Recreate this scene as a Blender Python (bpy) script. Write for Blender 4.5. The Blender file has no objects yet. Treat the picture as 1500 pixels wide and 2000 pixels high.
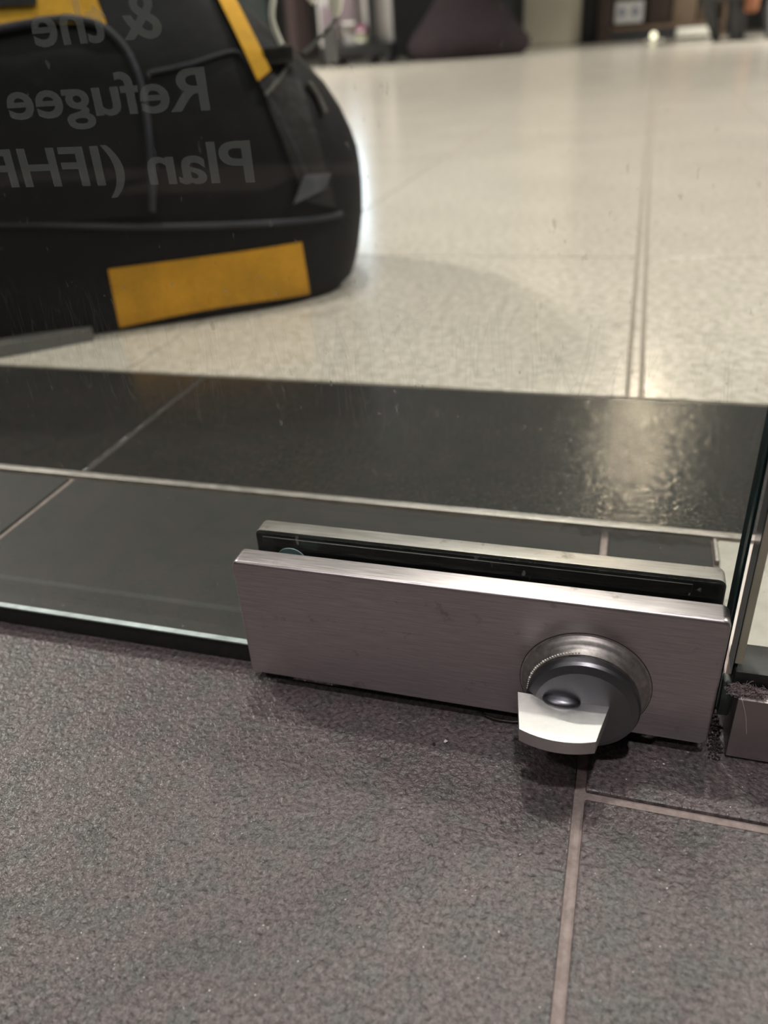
import bpy, bmesh, math, random
from mathutils import Vector, Matrix, noise
random.seed(7)
S = bpy.context.scene
COL = S.collection

# ------------------------------------------------------------------ camera
cam_data = bpy.data.cameras.new('camera')
cam = bpy.data.objects.new('camera', cam_data)
COL.objects.link(cam)
cam_data.sensor_fit = 'VERTICAL'
cam_data.sensor_height = 36.0
cam_data.lens = 1539.38 / 2000 * 36.0
cam_data.clip_start = 0.01
right = (0.95797221, 0.28007206, -0.06203939)
down = (0.09425597, -0.51158026, -0.85405003)
fwd = (-0.27093368, 0.81230861, -0.51647814)
cam.matrix_world = Matrix(((right[0], -down[0], -fwd[0], 0.12605),
                           (right[1], -down[1], -fwd[1], -0.2022),
                           (right[2], -down[2], -fwd[2], 0.2131),
                           (0, 0, 0, 1)))
cam_data.dof.use_dof = True
cam_data.dof.focus_distance = 0.262
cam_data.dof.aperture_fstop = 9.0
S.camera = cam

# ------------------------------------------------------------------ world, lights, exposure
world = bpy.data.worlds.new('hall_ambient')
S.world = world
world.use_nodes = True
world.node_tree.nodes['Background'].inputs['Color'].default_value = (1.0, 0.93, 0.88, 1)
world.node_tree.nodes['Background'].inputs['Strength'].default_value = 0.28

def area(name, loc, size, power, color, target=(0, 0, 0), size_y=None, spread=180):
    d = bpy.data.lights.new(name, 'AREA')
    d.energy = power
    d.color = color
    d.spread = math.radians(spread)
    if size_y:
        d.shape = 'RECTANGLE'; d.size = size; d.size_y = size_y
    else:
        d.shape = 'DISK'; d.size = size
    o = bpy.data.objects.new(name, d)
    COL.objects.link(o)
    o.location = loc
    o.rotation_euler = (Vector(target) - Vector(loc)).to_track_quat('-Z', 'Y').to_euler()
    return o

area('downlight_hall_near', (-0.25, 0.85, 3.0), 0.13, 52, (1.0, 0.90, 0.86))
area('shop_downlight_and_fill', (0.30, -0.80, 2.9), 0.13, 32, (1.0, 0.93, 0.93))
area('shop_downlight_and_fill', (-0.9, -1.9, 2.85), 0.13, 14, (1.0, 0.93, 0.93))  # unseen second light, added to brighten the front of the bag
area('downlight_hall_far', (0.285, 5.0, 2.27), 0.11, 13, (1.0, 0.80, 0.60), (0.1, 2.0, 0))
area('downlight_hall_middle', (-0.28, 2.8, 3.1), 0.16, 27, (1.0, 0.90, 0.86), (-0.1, 1.2, 0))
area('downlight_hall_right', (0.40, 2.05, 3.0), 0.12, 16, (1.0, 0.92, 0.88), (0.2, 0.6, 0))
for lx, ly, pw in ((2.8, 2.2, 120), (-4.0, 2.0, 170), (3.6, 7.0, 360), (-4.6, 5.6, 260)):  # unseen fill lights added to brighten the hall floor
    area('hall_fill', (lx, ly, 3.2), 0.3, pw, (1.0, 0.89, 0.85), (lx * 0.7, ly, 0), spread=95)

S.view_settings.view_transform = 'Standard'
S.view_settings.look = 'None'
S.view_settings.gamma = 1.0
S.view_settings.use_curve_mapping = False
S.view_settings.exposure = 0.0

# ------------------------------------------------------------------ material helpers
def nt(name):
    m = bpy.data.materials.new(name)
    m.use_nodes = True
    t = m.node_tree
    return m, t.nodes, t.links, t.nodes['Principled BSDF']

def coords(N, L, scale=(1, 1, 1), kind='Object', rot=(0, 0, 0)):
    tc = N.new('ShaderNodeTexCoord')
    mp = N.new('ShaderNodeMapping')
    mp.inputs['Scale'].default_value = scale
    mp.inputs['Rotation'].default_value = rot
    if kind == 'World':
        g = N.new('ShaderNodeNewGeometry')
        L.new(g.outputs['Position'], mp.inputs['Vector'])
    else:
        L.new(tc.outputs[kind], mp.inputs['Vector'])
    return mp.outputs['Vector']

def tex_noise(N, L, vec, scale, detail=3, rough=0.5, dist=0.0):
    n = N.new('ShaderNodeTexNoise')
    n.inputs['Scale'].default_value = scale
    n.inputs['Detail'].default_value = detail
    n.inputs['Roughness'].default_value = rough
    n.inputs['Distortion'].default_value = dist
    L.new(vec, n.inputs['Vector'])
    return n.outputs['Fac']

def ramp(N, L, fac, stops):
    r = N.new('ShaderNodeValToRGB')
    e = r.color_ramp.elements
    while len(e) < len(stops):
        e.new(0.5)
    for i, (p, c) in enumerate(stops):
        e[i].position = p
        e[i].color = (*c, 1) if len(c) == 3 else c
    L.new(fac, r.inputs['Fac'])
    return r.outputs['Color']

def mixrgb(N, L, fac, a, b, mode='MIX'):
    m = N.new('ShaderNodeMix')
    m.data_type = 'RGBA'
    m.blend_type = mode
    for sock, v in ((m.inputs[0], fac), (m.inputs[6], a), (m.inputs[7], b)):
        if hasattr(v, 'links'):
            L.new(v, sock)
        elif isinstance(v, (int, float)):
            sock.default_value = v
        else:
            sock.default_value = (*v, 1)
    return m.outputs[2]

def math_node(N, L, op, a, b=None, clamp=False):
    m = N.new('ShaderNodeMath')
    m.operation = op
    m.use_clamp = clamp
    for i, v in enumerate((a, b)):
        if v is None:
            continue
        if hasattr(v, 'links'):
            L.new(v, m.inputs[i])
        else:
            m.inputs[i].default_value = v
    return m.outputs[0]

def bump(N, L, P, height, strength, dist):
    b = N.new('ShaderNodeBump')
    b.inputs['Strength'].default_value = strength
    b.inputs['Distance'].default_value = dist
    L.new(height, b.inputs['Height'])
    L.new(b.outputs['Normal'], P.inputs['Normal'])
    return b

def simple(name, color, rough=0.5, metal=0.0, var=0.12, scale=40.0, bump_s=0.0, spec=0.5):
    m, N, L, P = nt(name)
    v = coords(N, L)
    f = tex_noise(N, L, v, scale, 4)
    a = tuple(c * (1 - var) for c in color)
    b = tuple(min(1, c * (1 + var)) for c in color)
    L.new(ramp(N, L, f, [(0.3, a), (0.7, b)]), P.inputs['Base Color'])
    P.inputs['Roughness'].default_value = rough
    P.inputs['Metallic'].default_value = metal
    P.inputs['Specular IOR Level'].default_value = spec
    if bump_s:
        bump(N, L, P, tex_noise(N, L, v, scale * 6, 3), bump_s, 0.001)
    return m

# ---- floor tile, dark porcelain with an orange-peel surface
def tile_material(name, dark, light, rough_lo, rough_hi, bump_dist, bump_scale, fleck=0.0, spec=0.5):
    m, N, L, P = nt(name)
    P.inputs['Specular IOR Level'].default_value = spec
    v = coords(N, L, kind='World')
    big = tex_noise(N, L, v, 14, 4, 0.6)
    fine = tex_noise(N, L, v, 620, 3, 0.65)
    col = ramp(N, L, fine, [(0.34, dark), (0.5, tuple((a + b) / 2 for a, b in zip(dark, light))), (0.68, light)])
    tone = ramp(N, L, big, [(0.3, (0.84, 0.86, 0.85)), (0.7, (1.10, 1.07, 1.08))])
    col = mixrgb(N, L, 1.0, col, tone, 'MULTIPLY')
    mid = ramp(N, L, tex_noise(N, L, v, 75, 3, 0.6), [(0.40, (0.86, 0.95, 0.91)), (0.56, (1.05, 1.0, 1.0))])
    col = mixrgb(N, L, 1.0, col, mid, 'MULTIPLY')
    spark = tex_noise(N, L, v, 900, 1, 0.4)
    sp = ramp(N, L, spark, [(0.775, (0, 0, 0)), (0.80, (1, 1, 1))])
    col = mixrgb(N, L, math_node(N, L, 'MULTIPLY', sp, fleck), col, (0.75, 0.70, 0.66))
    L.new(col, P.inputs['Base Color'])
    r = N.new('ShaderNodeMapRange')
    r.inputs['To Min'].default_value = rough_lo
    r.inputs['To Max'].default_value = rough_hi
    L.new(tex_noise(N, L, v, 60, 3), r.inputs['Value'])
    L.new(r.outputs['Result'], P.inputs['Roughness'])
    a = tex_noise(N, L, v, bump_scale, 2, 0.55, 0.35)
    b = tex_noise(N, L, v, bump_scale * 3.2, 2, 0.5)
    h = math_node(N, L, 'ADD', a, math_node(N, L, 'MULTIPLY', b, 0.18))
    bump(N, L, P, h, 1.0, bump_dist)
    return m

M = {}
M['tile'] = tile_material('dark_tile', (0.047, 0.040, 0.041), (0.160, 0.135, 0.137), 0.30, 0.40, 0.0008, 430, 0.8)
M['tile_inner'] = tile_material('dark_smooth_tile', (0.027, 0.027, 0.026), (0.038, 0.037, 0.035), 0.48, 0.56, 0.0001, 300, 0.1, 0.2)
M['tile_band'] = tile_material('dark_polished_tile', (0.012, 0.0118, 0.0115), (0.044, 0.042, 0.039), 0.13, 0.20, 0.00034, 270, 0.35)

def grout_material(name, a, b):
    m, N, L, P = nt(name)
    v = coords(N, L, kind='World')
    L.new(ramp(N, L, tex_noise(N, L, v, 260, 4, 0.7), [(0.3, a), (0.7, b)]), P.inputs['Base Color'])
    P.inputs['Roughness'].default_value = 0.8
    bump(N, L, P, tex_noise(N, L, v, 900, 3), 0.6, 0.0005)
    return m
M['grout'] = grout_material('pinkish_grout', (0.20, 0.16, 0.145), (0.34, 0.28, 0.26))
M['grout_dark'] = grout_material('dark_grout', (0.024, 0.020, 0.018), (0.045, 0.037, 0.034))
M['joint'] = grout_material('hall_joint', (0.20, 0.17, 0.13), (0.32, 0.28, 0.23))

# ---- pale terrazzo
def terrazzo():
    m, N, L, P = nt('pale_terrazzo')
    v = coords(N, L, kind='World')
    base = ramp(N, L, tex_noise(N, L, v, 130, 4, 0.6), [(0.34, (0.45, 0.41, 0.345)), (0.62, (0.66, 0.61, 0.54))])
    big = ramp(N, L, tex_noise(N, L, v, 5, 3), [(0.3, (0.93, 0.93, 0.93)), (0.7, (1.05, 1.05, 1.05))])
    col = mixrgb(N, L, 1.0, base, big, 'MULTIPLY')
    vo = N.new('ShaderNodeTexVoronoi')
    vo.inputs['Scale'].default_value = 95
    L.new(v, vo.inputs['Vector'])
    ch = ramp(N, L, vo.outputs['Distance'], [(0.10, (1, 1, 1)), (0.2, (0, 0, 0))])
    pick = ramp(N, L, tex_noise(N, L, v, 60, 1), [(0.56, (0, 0, 0)), (0.6, (1, 1, 1))])
    fac = math_node(N, L, 'MULTIPLY', math_node(N, L, 'MULTIPLY', ch, pick), 0.5)
    col = mixrgb(N, L, fac, col, (0.17, 0.155, 0.13))
    L.new(col, P.inputs['Base Color'])
    P.inputs['Roughness'].default_value = 0.17
    P.inputs['Specular IOR Level'].default_value = 0.6
    bump(N, L, P, tex_noise(N, L, v, 170, 2), 0.25, 0.00012)
    return m
M['terrazzo'] = terrazzo()

# ---- brushed steel
def brushed(name, color, rough, stretch, contrast=0.12, grime=0.0, bump_d=0.00002, fine=True):
    m, N, L, P = nt(name)
    v = coords(N, L, scale=stretch)
    f = tex_noise(N, L, v, 1.0, 3, 0.7)
    a = tuple(c * (1 - contrast) for c in color)
    b = tuple(min(1, c * (1 + contrast)) for c in color)
    col = ramp(N, L, f, [(0.3, a), (0.7, b)])
    o = coords(N, L)
    if grime:
        g = tex_noise(N, L, o, 75, 5, 0.7)
        gf = ramp(N, L, g, [(0.60, (0, 0, 0)), (0.74, (1, 1, 1))])
        col = mixrgb(N, L, math_node(N, L, 'MULTIPLY', gf, grime), col, (0.10, 0.085, 0.07))
    L.new(col, P.inputs['Base Color'])
    P.inputs['Metallic'].default_value = 1.0
    r = N.new('ShaderNodeMapRange')
    r.inputs['To Min'].default_value = rough - 0.12
    r.inputs['To Max'].default_value = rough + 0.14
    sm = tex_noise(N, L, o, 45, 4, 0.65)
    L.new(math_node(N, L, 'ADD', math_node(N, L, 'MULTIPLY', f, 0.5), math_node(N, L, 'MULTIPLY', sm, 0.5)), r.inputs['Value'])
    L.new(r.outputs['Result'], P.inputs['Roughness'])
    bump(N, L, P, f, 0.7, bump_d)
    return m
M['steel'] = brushed('brushed_steel', (0.60, 0.555, 0.56), 0.34, (70, 1100, 1900), 0.18, 0.6, 0.00003)
M['steel_rear'] = brushed('worn_brushed_steel', (0.55, 0.53, 0.50), 0.38, (60, 900, 1500), 0.15, 0.7)
M['rail_steel'] = brushed('satin_steel', (0.46, 0.42, 0.41), 0.42, (60, 900, 900), 0.06, 0.1)
M['ring_steel'] = brushed('worn_ring_steel', (0.46, 0.44, 0.42), 0.50, (500, 500, 500), 0.2, 0.8)
M['satin'] = brushed('satin_grey_knob', (0.20, 0.205, 0.22), 0.38, (900, 900, 900), 0.05)
M['satin_light'] = brushed('satin_light_thumb_turn', (0.62, 0.61, 0.60), 0.40, (700, 700, 700), 0.04, 0.06)
M['trim'] = brushed('aluminium_trim', (0.42, 0.40, 0.37), 0.42, (120, 400, 400), 0.25, 0.6)

# ---- thin clear glass: both faces are modelled, each tints a little, reflects by angle and carries dust
def glass_material(name, tint, dust):
    m, N, L, P = nt(name)
    N.remove(P)
    out = N['Material Output']
    tr = N.new('ShaderNodeBsdfTransparent')
    tr.inputs['Color'].default_value = (*tint, 1)
    gl = N.new('ShaderNodeBsdfGlossy')
    gl.inputs['Roughness'].default_value = 0.02
    gl.inputs['Color'].default_value = (0.95, 1.0, 0.97, 1)
    lw = N.new('ShaderNodeLayerWeight')
    lw.inputs['Blend'].default_value = 0.5
    p5 = math_node(N, L, 'POWER', lw.outputs['Facing'], 5.0)
    fr = math_node(N, L, 'ADD', math_node(N, L, 'MULTIPLY', p5, 0.9), 0.03)
    mx = N.new('ShaderNodeMixShader')
    L.new(fr, mx.inputs[0]); L.new(tr.outputs[0], mx.inputs[1]); L.new(gl.outputs[0], mx.inputs[2])
    df = N.new('ShaderNodeBsdfDiffuse')
    df.inputs['Color'].default_value = (0.62, 0.60, 0.55, 1)
    v = coords(N, L, kind='World')
    # soft film, dried specks and drip runs
    film = ramp(N, L, tex_noise(N, L, v, 18, 4, 0.6), [(0.35, (0.15, 0.15, 0.15)), (0.75, (1, 1, 1))])
    vs = coords(N, L, scale=(1, 1, 0.55), kind='World')
    speck = ramp(N, L, tex_noise(N, L, vs, 330, 2, 0.5), [(0.70, (0, 0, 0)), (0.76, (1, 1, 1))])
    where = ramp(N, L, tex_noise(N, L, v, 22, 2), [(0.42, (0, 0, 0)), (0.62, (1, 1, 1))])
    speck = math_node(N, L, 'MULTIPLY', speck, where)
    vr = coords(N, L, scale=(150, 1, 22), kind='World')
    run = ramp(N, L, tex_noise(N, L, vr, 1.0, 2, 0.5, 1.2), [(0.485, (0, 0, 0)), (0.5, (1, 1, 1)), (0.515, (0, 0, 0))])
    sep = N.new('ShaderNodeSeparateXYZ')
    L.new(v, sep.inputs[0])
    band = N.new('ShaderNodeMapRange')
    band.interpolation_type = 'SMOOTHSTEP'
    band.inputs['From Min'].default_value = 0.160; band.inputs['From Max'].default_value = 0.125
    L.new(sep.outputs['Z'], band.inputs['Value'])
    low = N.new('ShaderNodeMapRange')
    low.interpolation_type = 'SMOOTHSTEP'
    low.inputs['From Min'].default_value = 0.095; low.inputs['From Max'].default_value = 0.115
    L.new(sep.outputs['Z'], low.inputs['Value'])
    run = math_node(N, L, 'MULTIPLY', math_node(N, L, 'MULTIPLY', run, band.outputs[0]), low.outputs[0])
    d = math_node(N, L, 'ADD', math_node(N, L, 'MULTIPLY', film, 0.005 * dust),
                  math_node(N, L, 'MULTIPLY', speck, 0.42 * dust))
    d = math_node(N, L, 'ADD', d, math_node(N, L, 'MULTIPLY', run, 0.09 * dust), True)
    mx2 = N.new('ShaderNodeMixShader')
    L.new(d, mx2.inputs[0]); L.new(mx.outputs[0], mx2.inputs[1]); L.new(df.outputs[0], mx2.inputs[2])
    L.new(mx2.outputs[0], out.inputs['Surface'])
    return m
M['glass'] = glass_material('clear_door_glass', (0.815, 0.845, 0.82), 1.0)
M['glass_clean'] = glass_material('clear_pane_glass', (0.84, 0.87, 0.845), 0.35)
M['glass_edge'] = simple('green_glass_edge', (0.012, 0.030, 0.030), 0.12, 0, 0.3, 90)
def arris_material():
    m, N, L, P = nt('ground_glass_arris')
    t = N.new('ShaderNodeBsdfTranslucent')
    t.inputs['Color'].default_value = (0.80, 0.90, 0.88, 1)
    P.inputs['Base Color'].default_value = (0.55, 0.62, 0.61, 1)
    P.inputs['Roughness'].default_value = 0.25
    mx = N.new('ShaderNodeMixShader')
    mx.inputs[0].default_value = 0.6
    L.new(P.outputs[0], mx.inputs[1]); L.new(t.outputs[0], mx.inputs[2])
    L.new(mx.outputs[0], N['Material Output'].inputs['Surface'])
    return m
M['arris'] = arris_material()
M['pale_edge'] = simple('pale_refraction_strip', (0.42, 0.40, 0.30), 0.3, 0, 0.12, 60)
M['ground'] = simple('ground_glass_bottom', (0.46, 0.53, 0.53), 0.4, 0, 0.25, 160)
M['seal'] = simple('dark_rubber_seal', (0.016, 0.018, 0.017), 0.45, 0, 0.3, 300)
M['gasket'] = simple('black_gasket', (0.010, 0.012, 0.012), 0.25, 0, 0.4, 200, 0.3)
M['gasket_lip'] = brushed('grimy_steel_lip', (0.16, 0.145, 0.145), 0.35, (80, 900, 900), 0.3, 0.4)
M['bush'] = simple('pale_blue_bush', (0.13, 0.19, 0.20), 0.3)
M['green_block'] = simple('green_glass_chip', (0.06, 0.085, 0.07), 0.3)
M['plate'] = simple('pale_threshold_stone', (0.40, 0.385, 0.34), 0.35, 0, 0.10, 130)
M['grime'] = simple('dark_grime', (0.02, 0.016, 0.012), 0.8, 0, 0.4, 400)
def grime_film():
    m, N, L, P = nt('brown_grime_film')
    P.inputs['Base Color'].default_value = (0.016, 0.012, 0.009, 1)
    P.inputs['Roughness'].default_value = 0.7
    v = coords(N, L, kind='World')
    sep = N.new('ShaderNodeSeparateXYZ'); L.new(v, sep.inputs[0])
    def rng(sock, a, b):
        r = N.new('ShaderNodeMapRange'); r.interpolation_type = 'SMOOTHSTEP'
        r.inputs['From Min'].default_value = a; r.inputs['From Max'].default_value = b
        L.new(sock, r.inputs['Value']); return r.outputs[0]
    g = math_node(N, L, 'MULTIPLY', rng(sep.outputs['Y'], 0.1225, 0.1365), rng(sep.outputs['X'], 0.082, 0.135))
    n = tex_noise(N, L, v, 110, 4, 0.65)
    f = math_node(N, L, 'ADD', g, math_node(N, L, 'MULTIPLY', math_node(N, L, 'SUBTRACT', n, 0.62), 1.8))
    f = ramp(N, L, f, [(0.15, (0, 0, 0)), (0.75, (0.9, 0.9, 0.9))])
    tr = N.new('ShaderNodeBsdfTransparent'); mx = N.new('ShaderNodeMixShader')
    L.new(f, mx.inputs[0]); L.new(tr.outputs[0], mx.inputs[1]); L.new(P.outputs[0], mx.inputs[2])
    L.new(mx.outputs[0], N['Material Output'].inputs['Surface'])
    return m
M['grime_film'] = grime_film()
M['lint'] = simple('grey_lint', (0.24, 0.19, 0.19), 0.9, 0, 0.4, 500)
M['crumb'] = simple('pale_crumb', (0.7, 0.66, 0.6), 0.7)
M['wire'] = simple('dark_wire', (0.08, 0.075, 0.07), 0.25, 0.9)
M['letter'] = simple('grey_vinyl_letter', (0.16, 0.16, 0.165), 0.6, 0, 0.05, 40)

# fabrics
def fabric(name, color, rough, scale, bump_d=0.0006, var=0.25):
    m, N, L, P = nt(name)
    v = coords(N, L)
    f = tex_noise(N, L, v, scale, 4, 0.65)
    big = tex_noise(N, L, v, 22, 3)
    a = tuple(c * (1 - var) for c in color); b = tuple(min(1, c * (1 + var)) for c in color)
    col = ramp(N, L, f, [(0.3, a), (0.7, b)])
    tone = ramp(N, L, big, [(0.3, (0.75, 0.78, 0.85)), (0.68, (1.15, 1.12, 1.1))])
    L.new(mixrgb(N, L, 1.0, col, tone, 'MULTIPLY'), P.inputs['Base Color'])
    P.inputs['Roughness'].default_value = rough
    P.inputs['Specular IOR Level'].default_value = 0.22
    h = math_node(N, L, 'ADD', math_node(N, L, 'MULTIPLY', f, 0.3), math_node(N, L, 'MULTIPLY', big, 2.0))
    bump(N, L, P, h, 0.6, bump_d * 3)
    return m
M['nylon'] = fabric('black_nylon', (0.006, 0.006, 0.0072), 0.62, 420, 0.0006)
M['nylon_side'] = fabric('black_coated_side', (0.030, 0.029, 0.028), 0.5, 300, 0.001)
M['piping'] = fabric('charcoal_piping', (0.05, 0.05, 0.06), 0.6, 500)
M['webbing'] = fabric('charcoal_webbing', (0.15, 0.145, 0.13), 0.7, 600)
M['yellow'] = fabric('dusty_yellow_fabric', (0.84, 0.42, 0.030), 0.55, 300, 0.0004, 0.14)
M['yellow_bright'] = fabric('yellow_fabric', (0.68, 0.36, 0.02), 0.6, 300, 0.0006, 0.1)
M['chrome'] = simple('bright_steel_buckle', (0.93, 0.89, 0.80), 0.3, 0.1)
M['hook'] = simple('pale_glint_hook', (0.95, 0.90, 0.80), 0.35, 0.0)  # pale non-metal colour paints the bright glint of the metal hook
M['plastic'] = simple('black_buckle_plastic', (0.012, 0.012, 0.012), 0.35)
M['scuff'] = simple('grey_scuffed_flap', (0.10, 0.105, 0.12), 0.5, 0, 0.3, 60)

# hall
M['wall'] = simple('charcoal_storefront', (0.10, 0.092, 0.086), 0.6, 0, 0.2, 2)
M['wall_shop'] = simple('charcoal_shop_wall', (0.045, 0.042, 0.044), 0.7, 0, 0.2, 2)
M['wall_light'] = simple('cream_wall_panel', (0.56, 0.50, 0.40), 0.6, 0, 0.06, 3)
M['column'] = simple('beige_column', (0.86, 0.79, 0.64), 0.6, 0, 0.05, 3)
M['dark_jamb'] = simple('black_jamb', (0.015, 0.013, 0.012), 0.5)
M['wood_dark'] = simple('dark_brown_wood', (0.055, 0.034, 0.025), 0.5, 0, 0.3, 12)
M['wood'] = simple('brown_wood', (0.23, 0.155, 0.105), 0.5, 0, 0.25, 14)
M['paper'] = simple('white_card', (0.68, 0.67, 0.66), 0.7, 0, 0.05, 9)
M['blue_print'] = simple('blue_grey_print', (0.26, 0.27, 0.36), 0.7)
M['carton'] = simple('brown_carton', (0.30, 0.215, 0.15), 0.8, 0, 0.2, 8)
M['beanbag'] = fabric('purple_brown_fabric', (0.026, 0.0185, 0.021), 0.9, 60, 0.004)
M['grey_panel'] = simple('dark_grey_panel', (0.045, 0.047, 0.050), 0.6)
M['black_metal'] = simple('black_powder_metal', (0.014, 0.014, 0.015), 0.45, 0.3)
M['display_white'] = simple('grey_white_board', (0.34, 0.33, 0.33), 0.5, 0, 0.1, 5)
M['pink'] = simple('magenta_pack', (0.22, 0.05, 0.11), 0.5)
M['lime'] = simple('yellow_green_pack', (0.22, 0.23, 0.12), 0.5)
M['mauve'] = simple('mauve_pack', (0.15, 0.115, 0.135), 0.5)
M['orange'] = simple('orange_cushion', (0.24, 0.09, 0.04), 0.7)
M['chair_dark'] = simple('charcoal_chair_shell', (0.03, 0.031, 0.033), 0.5)
M['green_dark'] = simple('dark_green_fabric', (0.006, 0.013, 0.012), 0.8)
M['purple'] = simple('purple_fabric', (0.20, 0.09, 0.32), 0.7)
M['red_brown'] = simple('red_brown_fabric', (0.022, 0.010, 0.010), 0.8)

def vinyl():
    m, N, L, P = nt('translucent_grey_letter')
    tr = N.new('ShaderNodeBsdfTransparent')
    mx = N.new('ShaderNodeMixShader')
    mx.inputs[0].default_value = 0.16
    P.inputs['Base Color'].default_value = (0.62, 0.62, 0.64, 1)
    P.inputs['Roughness'].default_value = 0.8
    P.inputs['Specular IOR Level'].default_value = 0.1
    L.new(tr.outputs[0], mx.inputs[1]); L.new(P.outputs[0], mx.inputs[2])
    L.new(mx.outputs[0], N['Material Output'].inputs['Surface'])
    return m
M['letter'] = vinyl()

def emission(name, color, strength):
    m = bpy.data.materials.new(name); m.use_nodes = True
    N, L = m.node_tree.nodes, m.node_tree.links
    N.remove(N['Principled BSDF'])
    e = N.new('ShaderNodeEmission')
    e.inputs['Color'].default_value = (*color, 1); e.inputs['Strength'].default_value = strength
    L.new(e.outputs[0], N['Material Output'].inputs['Surface'])
    return m
M['lightbox'] = emission('cool_light_box', (0.66, 0.79, 1.0), 7.0)
M['sign_light'] = emission('soft_sign_face', (1.0, 0.95, 0.88), 0.5)
M['glow_warm'] = emission('warm_floor_glow', (1.0, 0.86, 0.62), 4.0)

# ------------------------------------------------------------------ mesh helpers
def link(name, me, mat=None, parent=None, loc=None):
    o = bpy.data.objects.new(name, me)
    COL.objects.link(o)
    if mat is not None and me is not None:
        for k in (mat if isinstance(mat, (list, tuple)) else [mat]):
            me.materials.append(k)
    if parent is not None:
        o.parent = parent
    if loc is not None:
        o.location = loc
    return o

def obj(name, bm, mat, parent=None, smooth=True, angle=35):
    me = bpy.data.meshes.new(name)
    bmesh.ops.recalc_face_normals(bm, faces=bm.faces)
    bm.to_mesh(me)
    bm.free()
    if smooth:
        for p in me.polygons:
            p.use_smooth = True
        try:
            me.set_sharp_from_angle(angle=math.radians(angle))
        except Exception:
            pass
    return link(name, me, mat, parent)

def empty(name, loc=(0, 0, 0), rz=0.0):
    o = bpy.data.objects.new(name, None)
    COL.objects.link(o)
    o.location = loc
    o.rotation_euler = (0, 0, rz)
    o.empty_display_size = 0.02
    return o

def tag(o, label, cat=None, group=None, kind=None):
    o['label'] = label
    if cat: o['category'] = cat
    if group: o['group'] = group
    if kind: o['kind'] = kind
    return o

def structure(o, label=None):
    o['kind'] = 'structure'
    if label: o['label'] = label
    return o

def box_bm(x0, x1, y0, y1, z0, z1, bev=0.0, seg=3, bm=None):
    new = bmesh.new()
    bmesh.ops.create_cube(new, size=1.0)
    for v in new.verts:
        v.co = Vector(((x0 + x1) / 2 + v.co.x * (x1 - x0), (y0 + y1) / 2 + v.co.y * (y1 - y0), (z0 + z1) / 2 + v.co.z * (z1 - z0)))
    if bev:
        bmesh.ops.bevel(new, geom=list(new.edges), offset=bev, segments=seg, profile=0.5, affect='EDGES')
    if bm is None:
        return new
    join(bm, new)
    return bm

def join(bm, other, mtx=None):
    me = bpy.data.meshes.new('tmp')
    other.to_mesh(me); other.free()
    if mtx is not None:
        me.transform(mtx)
    bm.from_mesh(me)
    bpy.data.meshes.remove(me)

def tube_bm(pts, r, seg=8, bm=None, flat=1.0):
    bm = bm or bmesh.new()
    pts = [Vector(p) for p in pts]
    rings = []
    for i, p in enumerate(pts):
        t = (pts[min(i + 1, len(pts) - 1)] - pts[max(i - 1, 0)]).normalized()
        ref = Vector((0, 0, 1)) if abs(t.z) < 0.9 else Vector((1, 0, 0))
        a = t.cross(ref).normalized(); b = t.cross(a).normalized()
        rr = r[i] if isinstance(r, (list, tuple)) else r
        rings.append([bm.verts.new(p + a * math.cos(2 * math.pi * k / seg) * rr + b * math.sin(2 * math.pi * k / seg) * rr * flat) for k in range(seg)])
    for i in range(len(rings) - 1):
        for k in range(seg):
            bm.faces.new((rings[i][k], rings[i][(k + 1) % seg], rings[i + 1][(k + 1) % seg], rings[i + 1][k]))
    bm.faces.new(rings[0]); bm.faces.new(rings[-1])
    return bm

def smooth_pts(pts, n=10):
    """Catmull-Rom through the points."""
    P = [Vector(p) for p in pts]
    out = []
    for i in range(len(P) - 1):
        p0, p1, p2, p3 = P[max(i - 1, 0)], P[i], P[i + 1], P[min(i + 2, len(P) - 1)]
        for k in range(n):
            t = k / n
            out.append(0.5 * ((2 * p1) + (p2 - p0) * t + (2 * p0 - 5 * p1 + 4 * p2 - p3) * t * t + (3 * p1 - p0 - 3 * p2 + p3) * t ** 3))
    out.append(P[-1])
    return out

def lathe_y(prof, cx, cz, seg=96, bm=None):
    """profile of (radius, y) turned about the y direction."""
    bm = bm or bmesh.new()
    rings = []
    for r, y in prof:
        rings.append([bm.verts.new((cx + r * math.cos(2 * math.pi * k / seg), y, cz + r * math.sin(2 * math.pi * k / seg))) for k in range(seg)] if r > 1e-6
                     else [bm.verts.new((cx, y, cz))])
    for a, b in zip(rings, rings[1:]):
        for k in range(seg):
            j = (k + 1) % seg
            if len(a) == 1:
                bm.faces.new((a[0], b[j], b[k]))
            elif len(b) == 1:
                bm.faces.new((a[k], a[j], b[0]))
            else:
                bm.faces.new((a[k], a[j], b[j], b[k]))
    return bm

def prism_bm(poly, z0, z1, bev=0.0, seg=2):
    bm = bmesh.new()
    lo = [bm.verts.new((x, y, z0)) for x, y in poly]
    hi = [bm.verts.new((x, y, z1)) for x, y in poly]
    top = bm.faces.new(hi)
    bm.faces.new(lo[::-1])
    for i in range(len(poly)):
        j = (i + 1) % len(poly)
        bm.faces.new((lo[i], lo[j], hi[j], hi[i]))
    if bev:
        bmesh.ops.bevel(bm, geom=list(top.edges), offset=bev, segments=seg, profile=0.5, affect='EDGES')
    return bm

# ------------------------------------------------------------------ floor: dark tiles by the door, pale slabs in the hall
floor = structure(obj('floor', box_bm(-1.6, 1.5, -1.4, 0.302, -0.03, -0.0014), M['grout'], smooth=False), 'pinkish grout bed carrying the dark shop floor tiles')
G = 0.0017
SPLIT = 0.0150          # the change of tile under the glass door

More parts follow.
